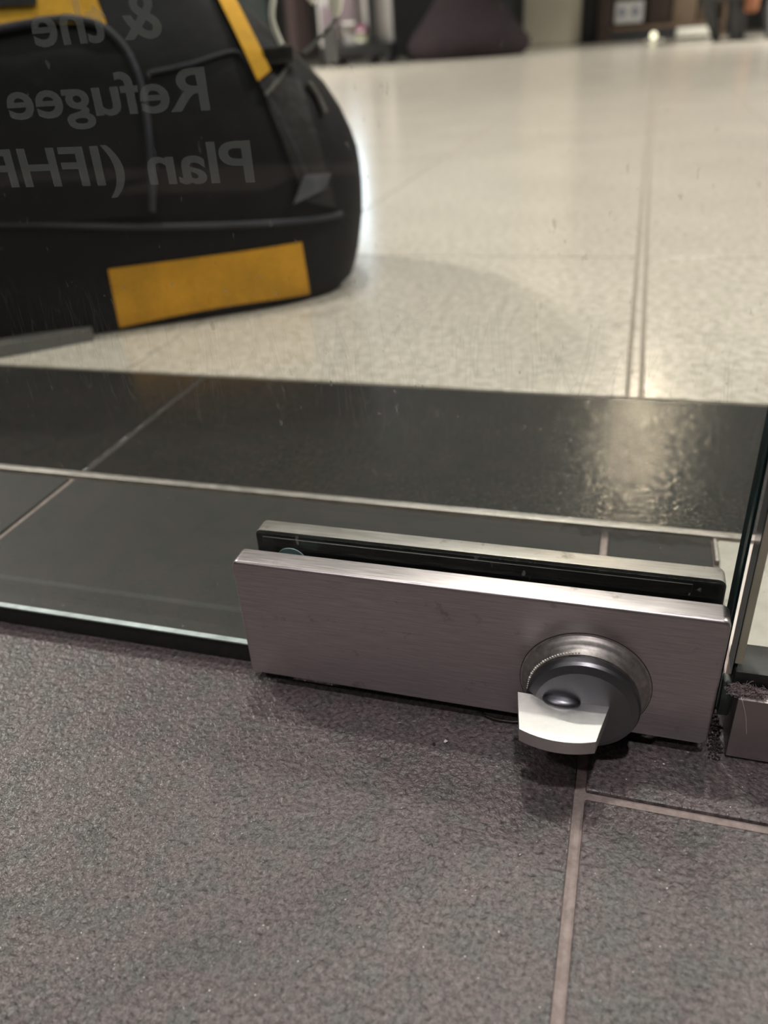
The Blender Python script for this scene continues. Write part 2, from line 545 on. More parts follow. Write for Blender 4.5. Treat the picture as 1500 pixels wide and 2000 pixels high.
def tile(x0, x1, y0, y1, mat='tile', z=0.0):
    return obj('tile', box_bm(x0, x1, y0, y1, -0.009, z, 0.0008, 2), M[mat], floor, smooth=False)
xs = [-1.4075, -1.101, -0.7945, -0.488, -0.180, 0.1262, 0.4325, 0.739, 1.045]
for i in range(len(xs) - 1):
    a, b = xs[i] + G, xs[i + 1] - G
    off = -0.475 if i % 2 == 0 else -0.024
    if abs(xs[i] - 0.1262) < 1e-3:
        tile(a, b, -0.024 + G, SPLIT)
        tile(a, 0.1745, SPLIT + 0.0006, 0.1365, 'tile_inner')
        tile(a, b, -0.634 + G, -0.024 - G)
        tile(a, b, -1.244 + G, -0.634 - G)
    elif xs[i] > 0.2:
        tile(a, b, off + G, SPLIT)
        tile(a, b, off - 0.61 + G, off - G)
    else:
        if off < -0.3:
            tile(a, b, -0.475 + G, SPLIT)
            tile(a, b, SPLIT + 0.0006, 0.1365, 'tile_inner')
            tile(a, b, -1.085 + G, -0.475 - G)
        else:
            tile(a, b, -0.024 + G, SPLIT)
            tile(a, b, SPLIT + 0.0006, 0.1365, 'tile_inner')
            tile(a, b, -0.634 + G, -0.024 - G)
            tile(a, b, -1.244 + G, -0.634 - G)
bx = [-1.4, -1.094, -0.788, -0.482, -0.1775, 0.4325, 0.739, 1.045]
for a, b in zip(bx, bx[1:]):
    tile(a + 0.0013, b - 0.0013, 0.1445, 0.3005, 'tile_band', -0.0002)
obj('grout_strip', box_bm(-1.5, 1.2, 0.1432, 0.3015, -0.0014, -0.0009), M['grout_dark'], floor, smooth=False)
# pale threshold stone at the fixed pane
obj('threshold_slab', box_bm(0.1768, 1.2, 0.0158, 0.1362, -0.009, 0.0006, 0.0006, 2), M['plate'], floor, smooth=False)
tr = structure(obj('trim_1', box_bm(-1.4, 1.2, 0.1385, 0.1432, -0.008, 0.0012, 0.0006, 2), M['trim'], smooth=False), 'thin scuffed metal strip crossing the dark tiles behind the glass door')
structure(obj('trim_2', box_bm(0.1750, 0.1766, 0.1175, 0.1362, -0.008, 0.0016, 0.0004, 2), M['trim'], smooth=False), 'short bright metal edge beside the pale threshold stone')

hall = structure(obj('floor', box_bm(-9, 7, 0.3022, 16, -0.03, -0.0010), M['joint'], smooth=False), 'joint bed of the pale polished hall floor')
g = 0.0013
def slab(poly):
    obj('slab', prism_bm(poly, -0.008, 0.0, 0.0006), M['terrazzo'], hall, smooth=False)
def rect(x0, x1, y0, y1):
    return [(x0 + g, y0 + g), (x1 - g, y0 + g), (x1 - g, y1 - g), (x0 + g, y1 - g)]
sl, sr = 0.1315, 0.1405
slab(rect(-1.6, -0.248, 0.302, 0.672)); slab(rect(-0.248, sl, 0.302, 0.672))
slab(rect(-6.0, -1.6, 0.302, 0.672)); slab(rect(-6.0, -3.6, 0.672, 7.2)); slab(rect(-3.6, -0.248, 0.672, 7.2))
slab(rect(-0.248, sl, 0.672, 7.2))
slab(rect(sr, 1.4, 0.302, 0.672)); slab(rect(1.4, 5.0, 0.302, 0.672))
slab([(sr + g, 0.672 + g), (0.372 - g, 0.672 + g), (0.372 - g, 5.60), (sr + g, 2.37)])
slab([(sr + g, 2.42), (0.372 - g, 5.66), (0.372 - g, 7.2 - g), (sr + g, 7.2 - g)])
slab(rect(0.372, 2.4, 0.672, 7.2)); slab(rect(2.4, 5.0, 0.672, 7.2))
for a, b in ((-6, -3), (-3, -0.6), (-0.6, 1.8), (1.8, 5)):
    slab(rect(a, b, 7.212, 15.0))
strip = structure(obj('trim_3', box_bm(sl + 0.0016, sr - 0.0016, 0.3035, 7.19, -0.008, 0.0001, 0.0004, 2), M['terrazzo'], smooth=False), 'narrow pale divider strip running away across the hall floor')

# ------------------------------------------------------------------ glass door
YF, YB = 0.0095, 0.0203
DX1 = 0.1672
def pane(name, x0, x1, z0, z1, glass, parent=None):
    bm = box_bm(x0, x1, YF, YB, z0, z1, 0.0011, 1)
    o = obj(name, bm, [glass, M['glass_edge'], M['arris']], parent, smooth=False)
    for p in o.data.polygons:
        n = p.normal
        if abs(n.y) > 0.9:
            p.material_index = 0
        elif n.z < -0.9:
            p.material_index = 0
        elif abs(n.x) > 0.9 or abs(n.z) > 0.9:
            p.material_index = 1
        elif abs(n.z) > 0.2:
            p.material_index = 0
        elif abs(n.x) > 0.2 and (n.y < 0 or n.x > 0):
            p.material_index = 1
        else:
            p.material_index = 2
    return o
door = structure(pane('door_1', -0.80, DX1, 0.0095, 2.1, M['glass']), 'frameless clear glass door with dusty surface, standing over dark tiles')
obj('ground_edge', box_bm(-0.80, 0.0, YF + 0.0003, YF + 0.0028, 0.0097, 0.0103, 0.0, 1), M['ground'], door, smooth=False)
obj('bottom_seal_and_shade', box_bm(-0.80, 0.004, YF + 0.0010, YF + 0.0028, 0.0005, 0.0090, 0.0003, 1), M['seal'], door)
obj('bottom_seal_and_shade', box_bm(0.0045, 0.1665, YF + 0.0010, YB - 0.001, 0.0005, 0.0053, 0.0003, 1), M['seal'], door)  # dark strip added to deepen the shade under the lock, no seal here

# lettering on the far face of the glass, read from the hall side
def lettering(text, x_right, x_left, base, cap):
    cu = bpy.data.curves.new('lettering', 'FONT')
    cu.body = text
    cu.size = 0.0155
    cu.offset = 0.00027
    cu.extrude = 0.00004
    cu.resolution_u = 4
    o = bpy.data.objects.new('lettering_source', cu)
    COL.objects.link(o)
    bpy.context.view_layer.update()
    dg = bpy.context.evaluated_depsgraph_get()
    me = bpy.data.meshes.new_from_object(o.evaluated_get(dg))
    bpy.data.objects.remove(o); bpy.data.curves.remove(cu)
    xs_ = [v.co.x for v in me.vertices]
    zs_ = [v.co.y for v in me.vertices]
    x0, x1 = min(xs_), max(xs_)
    sx = (x_right - x_left) / (x1 - x0)
    sz = cap / 0.0113
    for v in me.vertices:
        v.co = Vector((x_right - (v.co.x - x0) * sx, YB + 0.00012 + v.co.z, base + v.co.y * sz))
    me.flip_normals()
    me.name = 'lettering'
    o = link('lettering', me, M['letter'], door)
    o['label'] = 'grey lettering seen in mirror writing through the glass'
    return o
lettering('& the', -0.0012, -0.0425, 0.2166, 0.0112)
lettering('Refugee', 0.0094, -0.0578, 0.1985, 0.0108)
lettering('Plan (IFHP)', 0.0200, -0.0775, 0.1795, 0.0112)

# ------------------------------------------------------------------ fixed pane and its bottom rail
win = structure(pane('window_1', 0.1697, 1.2, 0.0275, 2.1, M['glass_clean']), 'fixed clear glass pane standing in a steel bottom rail')
obj('refraction_strip', box_bm(0.1698, 0.1721, YF - 0.0003, YF + 0.0004, 0.0345, 2.1, 0.0002, 1), M['pale_edge'], win)  # added pale strip standing in for light refracted at the pane edge
obj('channel_gasket', box_bm(0.1700, 1.2, YF - 0.0022, YB + 0.002, 0.0262, 0.0330, 0.001, 2), M['seal'], win)
rail_bm = bmesh.new()
box_bm(0.1714, 1.2, 0.0016, 0.0082, 0.0008, 0.0266, 0.0006, 2, rail_bm)
box_bm(0.1714, 1.2, 0.0215, 0.0285, 0.0008, 0.0266, 0.0006, 2, rail_bm)
box_bm(0.1716, 1.2, 0.0080, 0.0217, 0.0008, 0.0240, 0.0, 2, rail_bm)
rl = obj('bottom_rail', rail_bm, M['rail_steel'], win)
rl['label'] = 'satin steel bottom rail'
obj('setting_block', box_bm(0.1676, 0.1712, 0.0085, 0.0130, 0.0120, 0.0270, 0.0006, 2), M['green_block'], win)

# ------------------------------------------------------------------ patch lock on the door's bottom corner
lock = tag(empty('patch_lock', (0, 0, 0)), 'brushed steel corner lock with thumb turn, clamped on the glass door above dark tiles', 'lock')
ZB, ZT = 0.0055, 0.0578
LX0, LX1 = 0.0, 0.1650

def plate_bm(y_in, y_out):
    """A plate with rounded outer rim; hollow side towards the glass stays square."""
    bm = bmesh.new()
    bmesh.ops.create_cube(bm, size=1.0)
    for v in bm.verts:
        v.co = Vector(((LX0 + LX1) / 2 + v.co.x * (LX1 - LX0), (y_in + y_out) / 2 + v.co.y * abs(y_out - y_in), (ZB + ZT) / 2 + v.co.z * (ZT - ZB)))
    up = [e for e in bm.edges if abs(e.verts[0].co.y - e.verts[1].co.y) > 1e-4]
    bmesh.ops.bevel(bm, geom=up, offset=0.0026, segments=5, profile=0.5, affect='EDGES')
    rim = [e for e in bm.edges if all(abs(v.co.y - y_out) < 1e-6 for v in e.verts)]
    bmesh.ops.bevel(bm, geom=rim, offset=0.0013, segments=4, profile=0.5, affect='EDGES')
    return bm
obj('front_plate', plate_bm(0.0083, 0.0), M['steel'], lock)
rp = obj('rear_plate', plate_bm(0.0213, 0.0292), M['steel_rear'], lock)
rp['label'] = 'worn dusty rear plate behind the glass'
obj('gasket', box_bm(LX0 + 0.002, LX1 - 0.0015, 0.0080, YF, ZB + 0.001, ZT - 0.0022, 0.0003, 1), M['gasket'], lock)
obj('gasket', box_bm(LX0 + 0.0006, LX1 - 0.0006, YB + 0.0005, 0.0212, ZB + 0.001, ZT - 0.0008, 0.0003, 1), M['gasket'], lock)
obj('clamp_lip', box_bm(LX0 + 0.003, LX1 - 0.010, YB + 0.00005, 0.0210, ZT - 0.0058, ZT - 0.0022, 0.0002, 1), M['gasket_lip'], lock)
# a round bush in the glass cut-out, peeping over the front plate
obj('bush', lathe_y([(0.0, 0.0124), (0.0056, 0.0124), (0.0060, 0.0121), (0.0060, 0.0116), (0.0, 0.0114)], 0.0182, 0.0517, 40), M['bush'], lock)
# escutcheon ring, stepped collar
KX, KZ = 0.1243, 0.0251
esc = obj('escutcheon', lathe_y([(0.0212, 0.0012), (0.0212, -0.0002), (0.0206, -0.0004), (0.0204, -0.0014), (0.0198, -0.0022), (0.0190, -0.0026),
          (0.0184, -0.0032), (0.0179, -0.0046), (0.0177, -0.0062), (0.0150, -0.0064), (0.0, -0.0064)], KX, KZ), M['ring_steel'], lock)
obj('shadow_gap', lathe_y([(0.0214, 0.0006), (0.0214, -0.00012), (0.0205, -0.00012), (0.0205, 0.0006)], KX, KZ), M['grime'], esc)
turn = obj('thumb_turn', lathe_y([(0.0, -0.0062), (0.0166, -0.0062), (0.0168, -0.0068), (0.0176, -0.0071), (0.0180, -0.0078), (0.0180, -0.0100), (0.0174, -0.0110),
           (0.0153, -0.0121), (0.0150, -0.0122), (0.0, -0.0122)], KX, KZ), M['satin'], lock, angle=18)
turn['label'] = 'round grey knob with a bright flat blade'
# knurling bumps along the collar
kb = bmesh.new()
for k in range(34):
    a = math.radians(98 + k * 3.1)
    c = Vector((KX + 0.0180 * math.cos(a), -0.0056, KZ + 0.0180 * math.sin(a)))
    s = 0.00028 + 0.00022 * random.random()
    b = bmesh.new(); bmesh.ops.create_icosphere(b, subdivisions=1, radius=s)
    join(kb, b, Matrix.Translation(c))
o = obj('knurl_specks', kb, M['chrome'], turn); o['kind'] = 'stuff'
# blade: flat bar growing out of the face, narrower and bowed at the front
bl = bmesh.new()
NX, NY = 16, 8
top, bot = [], []
for j in range(NY + 1):
    t = j / NY
    rowt, rowb = [], []
    for i in range(NX + 1):
        s = i / NX * 2 - 1
        xl = 0.1038 + 0.0026 * t; xr = 0.1326 - 0.0032 * t
        x = (xl + xr) / 2 + s * (xr - xl) / 2
        yf = -0.0268 - 0.0024 * (1 - s * s) * t
        y = -0.0118 + (yf + 0.0118) * t
        dz = -0.0008 * t * t
        dip = 0.0009 * math.exp(-((x - 0.1178) / 0.0058) ** 2) * math.exp(-(t / 0.22) ** 2)
        rowt.append(bl.verts.new((x, y, KZ + 0.0030 + dz - dip)))
        rowb.append(bl.verts.new((x, y, KZ - 0.0030 + 0.0002 * t)))
    top.append(rowt); bot.append(rowb)
for j in range(NY):
    for i in range(NX):
        bl.faces.new((top[j][i], top[j][i + 1], top[j + 1][i + 1], top[j + 1][i]))
        bl.faces.new((bot[j][i], bot[j + 1][i], bot[j + 1][i + 1], bot[j][i + 1]))
for j in range(NY):
    bl.faces.new((top[j][0], top[j + 1][0], bot[j + 1][0], bot[j][0]))
    bl.faces.new((top[j][NX], bot[j][NX], bot[j + 1][NX], top[j + 1][NX]))
for i in range(NX):
    bl.faces.new((top[0][i], bot[0][i], bot[0][i + 1], top[0][i + 1]))
    bl.faces.new((top[NY][i], top[NY][i + 1], bot[NY][i + 1], bot[NY][i]))
rim = [e for e in bl.edges if len(e.link_faces) == 2 and e.calc_face_angle(0) > 0.6 and (e.verts[0].co.y + e.verts[1].co.y) / 2 < -0.0125]
bmesh.ops.bevel(bl, geom=rim, offset=0.0010, segments=4, profile=0.5, affect='EDGES')
b = obj('blade', bl, M['satin_light'], turn)
b['label'] = 'bright satin blade'
bb = bmesh.new(); bmesh.ops.create_uvsphere(bb, u_segments=32, v_segments=16, radius=1.0)
for v in bb.verts:
    v.co = Vector((0.1178 + v.co.x * 0.0060, -0.0125 + v.co.y * 0.0034, KZ + 0.0028 + v.co.z * 0.0022))
obj('pivot_dome', bb, M['satin'], turn)

# ------------------------------------------------------------------ small litter round the lock
w = obj('wire_loop', tube_bm(smooth_pts([(0.0865, 0.0100, 0.0022), (0.0885, 0.0035, 0.0014), (0.0925, 0.0012, 0.0010), (0.0975, 0.0006, 0.0010), (0.1035, 0.0016, 0.0012), (0.1075, 0.0070, 0.002)], 8), 0.00042, 8), M['wire'])
tag(w, 'thin dark wire curling out from under the steel lock', 'wire')
h = obj('pale_hair', tube_bm(smooth_pts([(0.1722, 0.0020, 0.02705), (0.1728, 0.00125, 0.0262), (0.1746, 0.0012, 0.0205), (0.1757, 0.0012, 0.0150), (0.1761, 0.0012, 0.0128)], 6), 0.00009, 6), M['crumb'])
tag(h, 'fine pale hair hanging over the end of the steel bottom rail', 'hair')
lb = bmesh.new()
for k in range(260):
    x = 0.1705 + abs(random.gauss(0, 0.0060)); y = 0.0052 + random.gauss(0, 0.0012); z = 0.0269 + abs(random.gauss(0, 0.0007))
    pts = [(x, y, z)]
    for q in range(4):
        x += random.gauss(0, 0.0009); y += random.gauss(0, 0.0005); z = max(0.0268, z + random.gauss(0, 0.0005)); pts.append((x, y, z))
    tube_bm(smooth_pts(pts, 3), 0.00009, 4, lb)
o = obj('lint_tuft', lb, M['lint']); tag(o, 'tuft of grey lint caught on top of the bottom rail beside the pane', 'lint', kind='stuff')
gb = bmesh.new()
for k in range(220):
    x = 0.1683 + random.gauss(0, 0.0011); y = random.uniform(-0.0005, 0.030); s = 0.0002 + random.random() * 0.0005
    if y < 0.003: s *= 0.6
    b = bmesh.new(); bmesh.ops.create_icosphere(b, subdivisions=1, radius=s)
    join(gb, b, Matrix.Translation((min(max(x, 0.1662), 0.1707), y, s * 0.9)) @ Matrix.Rotation(random.random() * 3, 4, 'X'))
o = obj('grit', gb, M['grime']); tag(o, 'dark grit gathered in the gap between lock and bottom rail', 'grit', kind='stuff')

gm = bmesh.new()
gv = [gm.verts.new(c) for c in ((0.080, 0.1220, 0.00015), (0.1744, 0.1220, 0.00015), (0.1744, 0.1383, 0.00015), (0.080, 0.1383, 0.00015))]
gm.faces.new(gv)
o = obj('grime', gm, M['grime_film'], smooth=False); tag(o, 'dark grimy smears along the metal strip behind the right end of the lock', 'grime', kind='stuff')

def crumb(x, y, r, mat, label):
    b = bmesh.new(); bmesh.ops.create_icosphere(b, subdivisions=2, radius=r)
    for v in b.verts:
        v.co *= 0.7 + 0.5 * noise.noise(v.co * 900 + Vector((x * 999, y * 999, 0)))
        v.co.z *= 0.6
    z = -min(v.co.z for v in b.verts)
    for v in b.verts:
        v.co += Vector((x, y, z))
    tag(obj('crumb', b, M[mat]), label, 'crumb')
crumb(0.0795, -0.0128, 0.0009, 'crumb', 'tiny white crumb on the dark tile in front of the lock')
crumb(0.0757, -0.0148, 0.0008, 'grime', 'tiny black crumb on the dark tile, left of the white one')
crumb(0.1520, -0.0060, 0.0006, 'crumb', 'tiny pale crumb on the dark tile right of the thumb turn')

# ------------------------------------------------------------------ the bag behind the glass
BO = Vector((-0.164, 0.484, 0.0))
be = Vector((0.8351, 0.5501, 0)); bn = Vector((-0.5501, 0.8351, 0))
bag = tag(empty('duffel_bag', (0, 0, 0)), 'bulky black bag with yellow panels standing on the pale floor behind the glass', 'bag')
bag.matrix_world = Matrix(((be.x, bn.x, 0, BO.x), (be.y, bn.y, 0, BO.y), (0, 0, 1, 0), (0, 0, 0, 1)))
def lerp_tab(tab, z):
    for (a, va), (b_, vb) in zip(tab, tab[1:]):
        if z <= b_:
            t = max(0, (z - a) / (b_ - a)); t = t * t * (3 - 2 * t) * 0.35 + t * 0.65
            return va + (vb - va) * t
    return tab[-1][1]
UR = [(0, 0.052), (0.012, 0.066), (0.03, 0.0735), (0.07, 0.0815), (0.10, 0.0820), (0.128, 0.0790), (0.159, 0.069), (0.18, 0.057), (0.20, 0.037), (0.24, -0.002), (0.28, -0.05), (0.33, -0.13), (0.345, -0.17)]
UL = [(0, -0.425), (0.02, -0.445), (0.10, -0.45), (0.20, -0.42), (0.28, -0.34), (0.33, -0.26), (0.345, -0.20)]
VF = [(0, 0.004), (0.01, 0.0), (0.08, -0.002), (0.13, 0.004), (0.20, 0.020), (0.28, 0.055), (0.33, 0.095), (0.345, 0.12)]
VB = [(0, 0.235), (0.02, 0.25), (0.10, 0.255), (0.20, 0.235), (0.28, 0.20), (0.33, 0.16), (0.345, 0.14)]
EXP = 4.2
def sect(z):
    r, l, f, k = (lerp_tab(t, z) for t in (UR, UL, VF, VB))
    return (r + l) / 2, (r - l) / 2, (f + k) / 2, (k - f) / 2
def front(u, z, out=0.0):
    uc, a, vc, b_ = sect(z)
    q = min(0.9995, abs((u - uc) / a))
    return Vector((u, vc - b_ * (1 - q ** EXP) ** (1 / EXP) - out, z))
bm = bmesh.new()
rings = []
zs = [0, 0.004, 0.01, 0.02, 0.035, 0.05, 0.065, 0.08, 0.095, 0.11, 0.125, 0.14, 0.16, 0.18, 0.20, 0.22, 0.24, 0.26, 0.28, 0.30, 0.32, 0.335, 0.345]
for z in zs:
    uc, a, vc, b_ = sect(z)
    ring = []
    for k in range(120):
        t = 2 * math.pi * k / 120
        ct, st = math.cos(t), math.sin(t)
        u = uc + a * math.copysign(abs(ct) ** (2 / EXP), ct); v = vc + b_ * math.copysign(abs(st) ** (2 / EXP), st)
        w_ = noise.noise(Vector((u * 14, v * 14, z * 14))) * 0.0035 * (1 if z > 0.01 else 0)
        if v < vc - b_ * 0.6: w_ *= 0.25
        d = Vector((u - uc, v - vc)).normalized()
        ring.append(bm.verts.new((u + d.x * w_, v + d.y * w_, z)))
    rings.append(ring)
for a, b_ in zip(rings, rings[1:]):
    for k in range(120):
        bm.faces.new((a[k], a[(k + 1) % 120], b_[(k + 1) % 120], b_[k]))
bm.faces.new(rings[0]); bm.faces.new(rings[-1])
obj('body', bm, M['nylon'], bag, angle=60)

def patch(name, corners, mat, thick=0.0016, out=0.0004, nu=24, nv=8, label=None, bow=0.0):
    """A sheet sewn on the bag's front; corners (u,z): bottom-left, bottom-right, top-right, top-left."""
    bl_, br, tr_, tl = [Vector(c) for c in corners]
    bm = bmesh.new(); lo, hi = [], []
    for j in range(nv + 1):
        t = j / nv; r0, r1 = [], []
        for i in range(nu + 1):
            s = i / nu
            p = (bl_ * (1 - s) + br * s) * (1 - t) + (tl * (1 - s) + tr_ * s) * t
            p.y += bow * math.sin(math.pi * s) * (1 - t)
            r0.append(bm.verts.new(front(p.x, p.y, out))); r1.append(bm.verts.new(front(p.x, p.y, out + thick)))
        lo.append(r0); hi.append(r1)
    for j in range(nv):
        for i in range(nu):
            bm.faces.new((hi[j][i], hi[j][i + 1], hi[j + 1][i + 1], hi[j + 1][i]))
            bm.faces.new((lo[j][i], lo[j + 1][i], lo[j + 1][i + 1], lo[j][i + 1]))
    for j in range(nv):
        bm.faces.new((lo[j][0], hi[j][0], hi[j + 1][0], lo[j + 1][0])); bm.faces.new((lo[j][nu], lo[j + 1][nu], hi[j + 1][nu], hi[j][nu]))
    for i in range(nu):
        bm.faces.new((lo[0][i], lo[0][i + 1], hi[0][i + 1], hi[0][i])); bm.faces.new((lo[nv][i], hi[nv][i], hi[nv][i + 1], lo[nv][i + 1]))
    o = obj(name, bm, M[mat], bag)
    if label: o['label'] = label
    return o
patch('yellow_patch', [(-0.172, 0.004), (0.0055, 0.0065), (0.002, 0.056), (-0.170, 0.056)], 'yellow', 0.0018, label='dusty yellow reflective patch', bow=0.004)
patch('front_pocket', [(-0.40, 0.110), (-0.120, 0.095), (-0.114, 0.214), (-0.40, 0.224)], 'nylon', 0.004)
patch('yellow_panel', [(-0.262, 0.2420), (-0.129, 0.2345), (-0.139, 0.285), (-0.262, 0.285)], 'yellow_bright', 0.002, 0.002, label='yellow top panel')
patch('handle_flap', [(-0.262, 0.2510), (-0.177, 0.2500), (-0.176, 0.285), (-0.262, 0.285)], 'nylon', 0.002, 0.005)
patch('yellow_strap', [(-0.017, 0.187), (-0.004, 0.194), (-0.032, 0.285), (-0.048, 0.285)], 'yellow_bright', 0.003, 0.003, 8, 12, label='yellow strap')
patch('side_flap', [(0.010, 0.090), (0.040, 0.080), (0.022, 0.185), (-0.018, 0.195)], 'nylon_side', 0.0015, 0.0008, 14, 12)
patch('scuffed_flap', [(-0.002, 0.090), (0.030, 0.098), (0.038, 0.110), (0.012, 0.112)], 'scuff', 0.0015, 0.003, 12, 6, label='grey scuffed corner of the bag')

def line_on_bag(name, uz, r, mat, out=0.002, n=10, flat=1.0):
    pts = smooth_pts([(u, z, 0) for u, z in uz], n)
    return obj(name, tube_bm([front(p.x, p.y, out) for p in pts], r, 8, None, flat), M[mat], bag)
line_on_bag('lower_piping', [(-0.40, 0.118), (-0.244, 0.102), (-0.125, 0.086), (0.0, 0.075), (0.045, 0.074)], 0.0026, 'piping')
line_on_bag('pocket_piping', [(-0.30, 0.226), (-0.240, 0.2315), (-0.206, 0.2360), (-0.167, 0.2395), (-0.150, 0.2385), (-0.134, 0.2335), (-0.122, 0.2220), (-0.1155, 0.2080), (-0.1125, 0.186), (-0.1145, 0.153), (-0.1195, 0.119), (-0.124, 0.098)], 0.0030, 'piping', 0.004)
line_on_bag('top_seam', [(-0.104, 0.199), (-0.07, 0.203), (-0.045, 0.208), (-0.030, 0.209), (-0.022, 0.200), (-0.006, 0.165), (0.008, 0.130), (0.018, 0.100)], 0.0016, 'piping', 0.0012)
line_on_bag('side_seam', [(-0.012, 0.176), (0.004, 0.188), (0.014, 0.197)], 0.0016, 'webbing', 0.003)
line_on_bag('side_loop', [(0.030, 0.182), (0.036, 0.172), (0.041, 0.158)], 0.0022, 'webbing', 0.004)
# webbing strap lying on the floor at the lower left
sb = bmesh.new()
pts = [(-0.46, -0.030, 0.012), (-0.34, -0.022, 0.011), (-0.25, -0.012, 0.010), (-0.195, -0.004, 0.009)]
sp = smooth_pts(pts, 6)
prev = None
for p in sp:
    ring = [sb.verts.new((p.x, p.y - 0.010, 0.0006)), sb.verts.new((p.x, p.y + 0.012, 0.0006)), sb.verts.new((p.x, p.y + 0.012, p.z)), sb.verts.new((p.x, p.y - 0.007, p.z))]
    if prev:
        for k in range(4):
            sb.faces.new((prev[k], prev[(k + 1) % 4], ring[(k + 1) % 4], ring[k]))
    else:
        sb.faces.new(ring)
    prev = ring
sb.faces.new(prev)
obj('floor_strap', sb, M['webbing'], bag)['label'] = 'grey webbing strap end along the bottom edge'
# buckle and carabiner near the top right
bk = front(0.004, 0.204, 0.006)
obj('buckle', box_bm(bk.x - 0.012, bk.x + 0.014, bk.y - 0.006, bk.y + 0.006, bk.z - 0.006, bk.z + 0.007, 0.002, 2), M['plastic'], bag)
ring_pts = [(0.002, 0.212), (-0.003, 0.232), (0.006, 0.256), (0.014, 0.262), (0.022, 0.250), (0.032, 0.238)]
obj('metal_ring', tube_bm(smooth_pts([(u, -0.004, z) for u, z in ring_pts], 6), 0.0024, 8), M['chrome'], bag)['label'] = 'bent bright metal ring'
cb = bmesh.new(); bmesh.ops.create_uvsphere(cb, u_segments=24, v_segments=12, radius=1)
for v in cb.verts:
    v.co = Vector((0.060 + v.co.x * 0.0065 + v.co.z * 0.001, 0.035 + v.co.y * 0.004, 0.243 + v.co.z * 0.0145))
obj('snap_hook', cb, M['hook'], bag)['label'] = 'shiny metal snap hook'
obj('hook_strap', tube_bm(smooth_pts([(0.030, 0.05, 0.204), (0.043, 0.05, 0.212), (0.058, 0.05, 0.224), (0.067, 0.05, 0.240), (0.063, 0.05, 0.262), (0.049, 0.05, 0.275)], 6), 0.0026, 8, None, 0.6), M['plastic'], bag)
obj('clear_tag', box_bm(0.050, 0.061, 0.049, 0.0506, 0.196, 0.222, 0.0005, 1), M['display_white'], bag)['label'] = 'pale tag end'

# ------------------------------------------------------------------ far side of the hall
wall = structure(obj('wall_back', box_bm(-8, 6, 12.0, 12.2, 0, 3.4), M['wall'], smooth=False), 'charcoal storefront wall at the far side of the hall')
structure(obj('wall_front', box_bm(-4.2, 4.2, -3.2, -3.0, 0, 3.2), M['wall_shop'], smooth=False), 'unseen dark shop wall added behind the viewer to cut ambient light')  # unseen dark walls and ceiling, added to cut ambient light on the shop side
structure(obj('wall_left', box_bm(-4.2, -4.0, -3.0, -0.05, 0, 3.2), M['wall_shop'], smooth=False), 'unseen dark left wall of the shop, added to cut ambient light')
structure(obj('wall_right', box_bm(4.0, 4.2, -3.0, -0.05, 0, 3.2), M['wall_shop'], smooth=False), 'unseen dark right wall of the shop, added to cut ambient light')
structure(obj('ceiling', box_bm(-4.2, 4.2, -3.2, 0.05, 3.2, 3.3), M['wall_shop'], smooth=False), 'unseen dark shop ceiling added to cut ambient light')
structure(obj('floor', box_bm(-4.2, 4.2, -3.2, -1.4, -0.03, -0.001), M['tile'], smooth=False), 'dark shop floor further behind the viewer')
structure(obj('floor', box_bm(-4.2, -1.6, -1.4, 0.30, -0.03, -0.001), M['tile'], smooth=False), 'dark shop floor further to the left')
structure(obj('floor', box_bm(1.5, 4.2, -1.4, 0.30, -0.03, -0.001), M['tile'], smooth=False), 'dark shop floor further to the right')

col = obj('column', box_bm(-1.26, -0.64, 10.0, 10.5, 0.0, 3.4, 0.02, 2), M['column'], smooth=False)
tag(col, 'beige square column standing between dark panel and brown shelves', 'column')
jb = obj('door_jamb', box_bm(-0.63, -0.47, 10.0, 10.3, 0, 2.6, 0.01, 2), M['dark_jamb'])
tag(jb, 'narrow black door jamb right of the beige column', 'jamb')
gp = obj('screen_panel', box_bm(-2.75, -1.30, 9.4, 9.46, 0.0, 1.1, 0.01, 2), M['grey_panel'])
tag(gp, 'dark grey screen panel behind the purple-brown beanbag', 'panel')

# wooden shelf unit with cartons
sh = tag(empty('shelf_unit', (-0.45, 9.8, 0)), 'brown wooden shelf unit right of the black jamb', 'shelf')
obj('side_panel', box_bm(0, 0.14, 0, 0.5, 0, 2.2, 0.008, 2), M['wood_dark'], sh)
obj('side_panel', box_bm(1.22, 1.26, 0, 0.5, 0, 2.2, 0.008, 2), M['wood'], sh)
obj('back_panel', box_bm(0.14, 1.22, 0.46, 0.5, 0, 2.2), M['wood'], sh)
obj('plinth', box_bm(0.14, 1.22, 0.02, 0.46, 0, 0.10, 0.005, 2), M['grey_panel'], sh)
for z in (0.10, 0.62, 1.14, 1.66):
    obj('shelf_board', box_bm(0.14, 1.22, 0.01, 0.46, z, z + 0.035, 0.004, 2), M['wood'], sh)
for k, (x0, x1, h_, m_, lb_) in enumerate([(0.50, 0.72, 0.34, 'wood_dark', 'dark brown carton on the shelf beside the white card'),
                                          (0.74, 0.97, 0.40, 'carton', 'light brown carton in the middle of the shelf unit'),
                                          (0.99, 1.20, 0.30, 'wood', 'low brown carton at the right end of the shelf unit')]):
    c = tag(empty('carton', (-0.45, 9.8, 0.135)), lb_, 'box', 'cartons on the bottom shelf')
    obj('carton_body', box_bm(x0, x1, 0.06, 0.40, 0, h_, 0.006, 2), M[m_], c)
    obj('carton_tape', box_bm((x0 + x1) / 2 - 0.02, (x0 + x1) / 2 + 0.02, 0.057, 0.402, h_ - 0.06, h_ + 0.002, 0.001, 1), M['carton'], c)
cd = tag(empty('price_card', (-0.45, 9.79, 0.0)), 'white card with two blue-grey blots on the front of the shelf unit', 'card')
obj('card_sheet', box_bm(0.17, 0.45, -0.012, 0.0, 0.165, 0.36, 0.003, 1), M['paper'], cd)
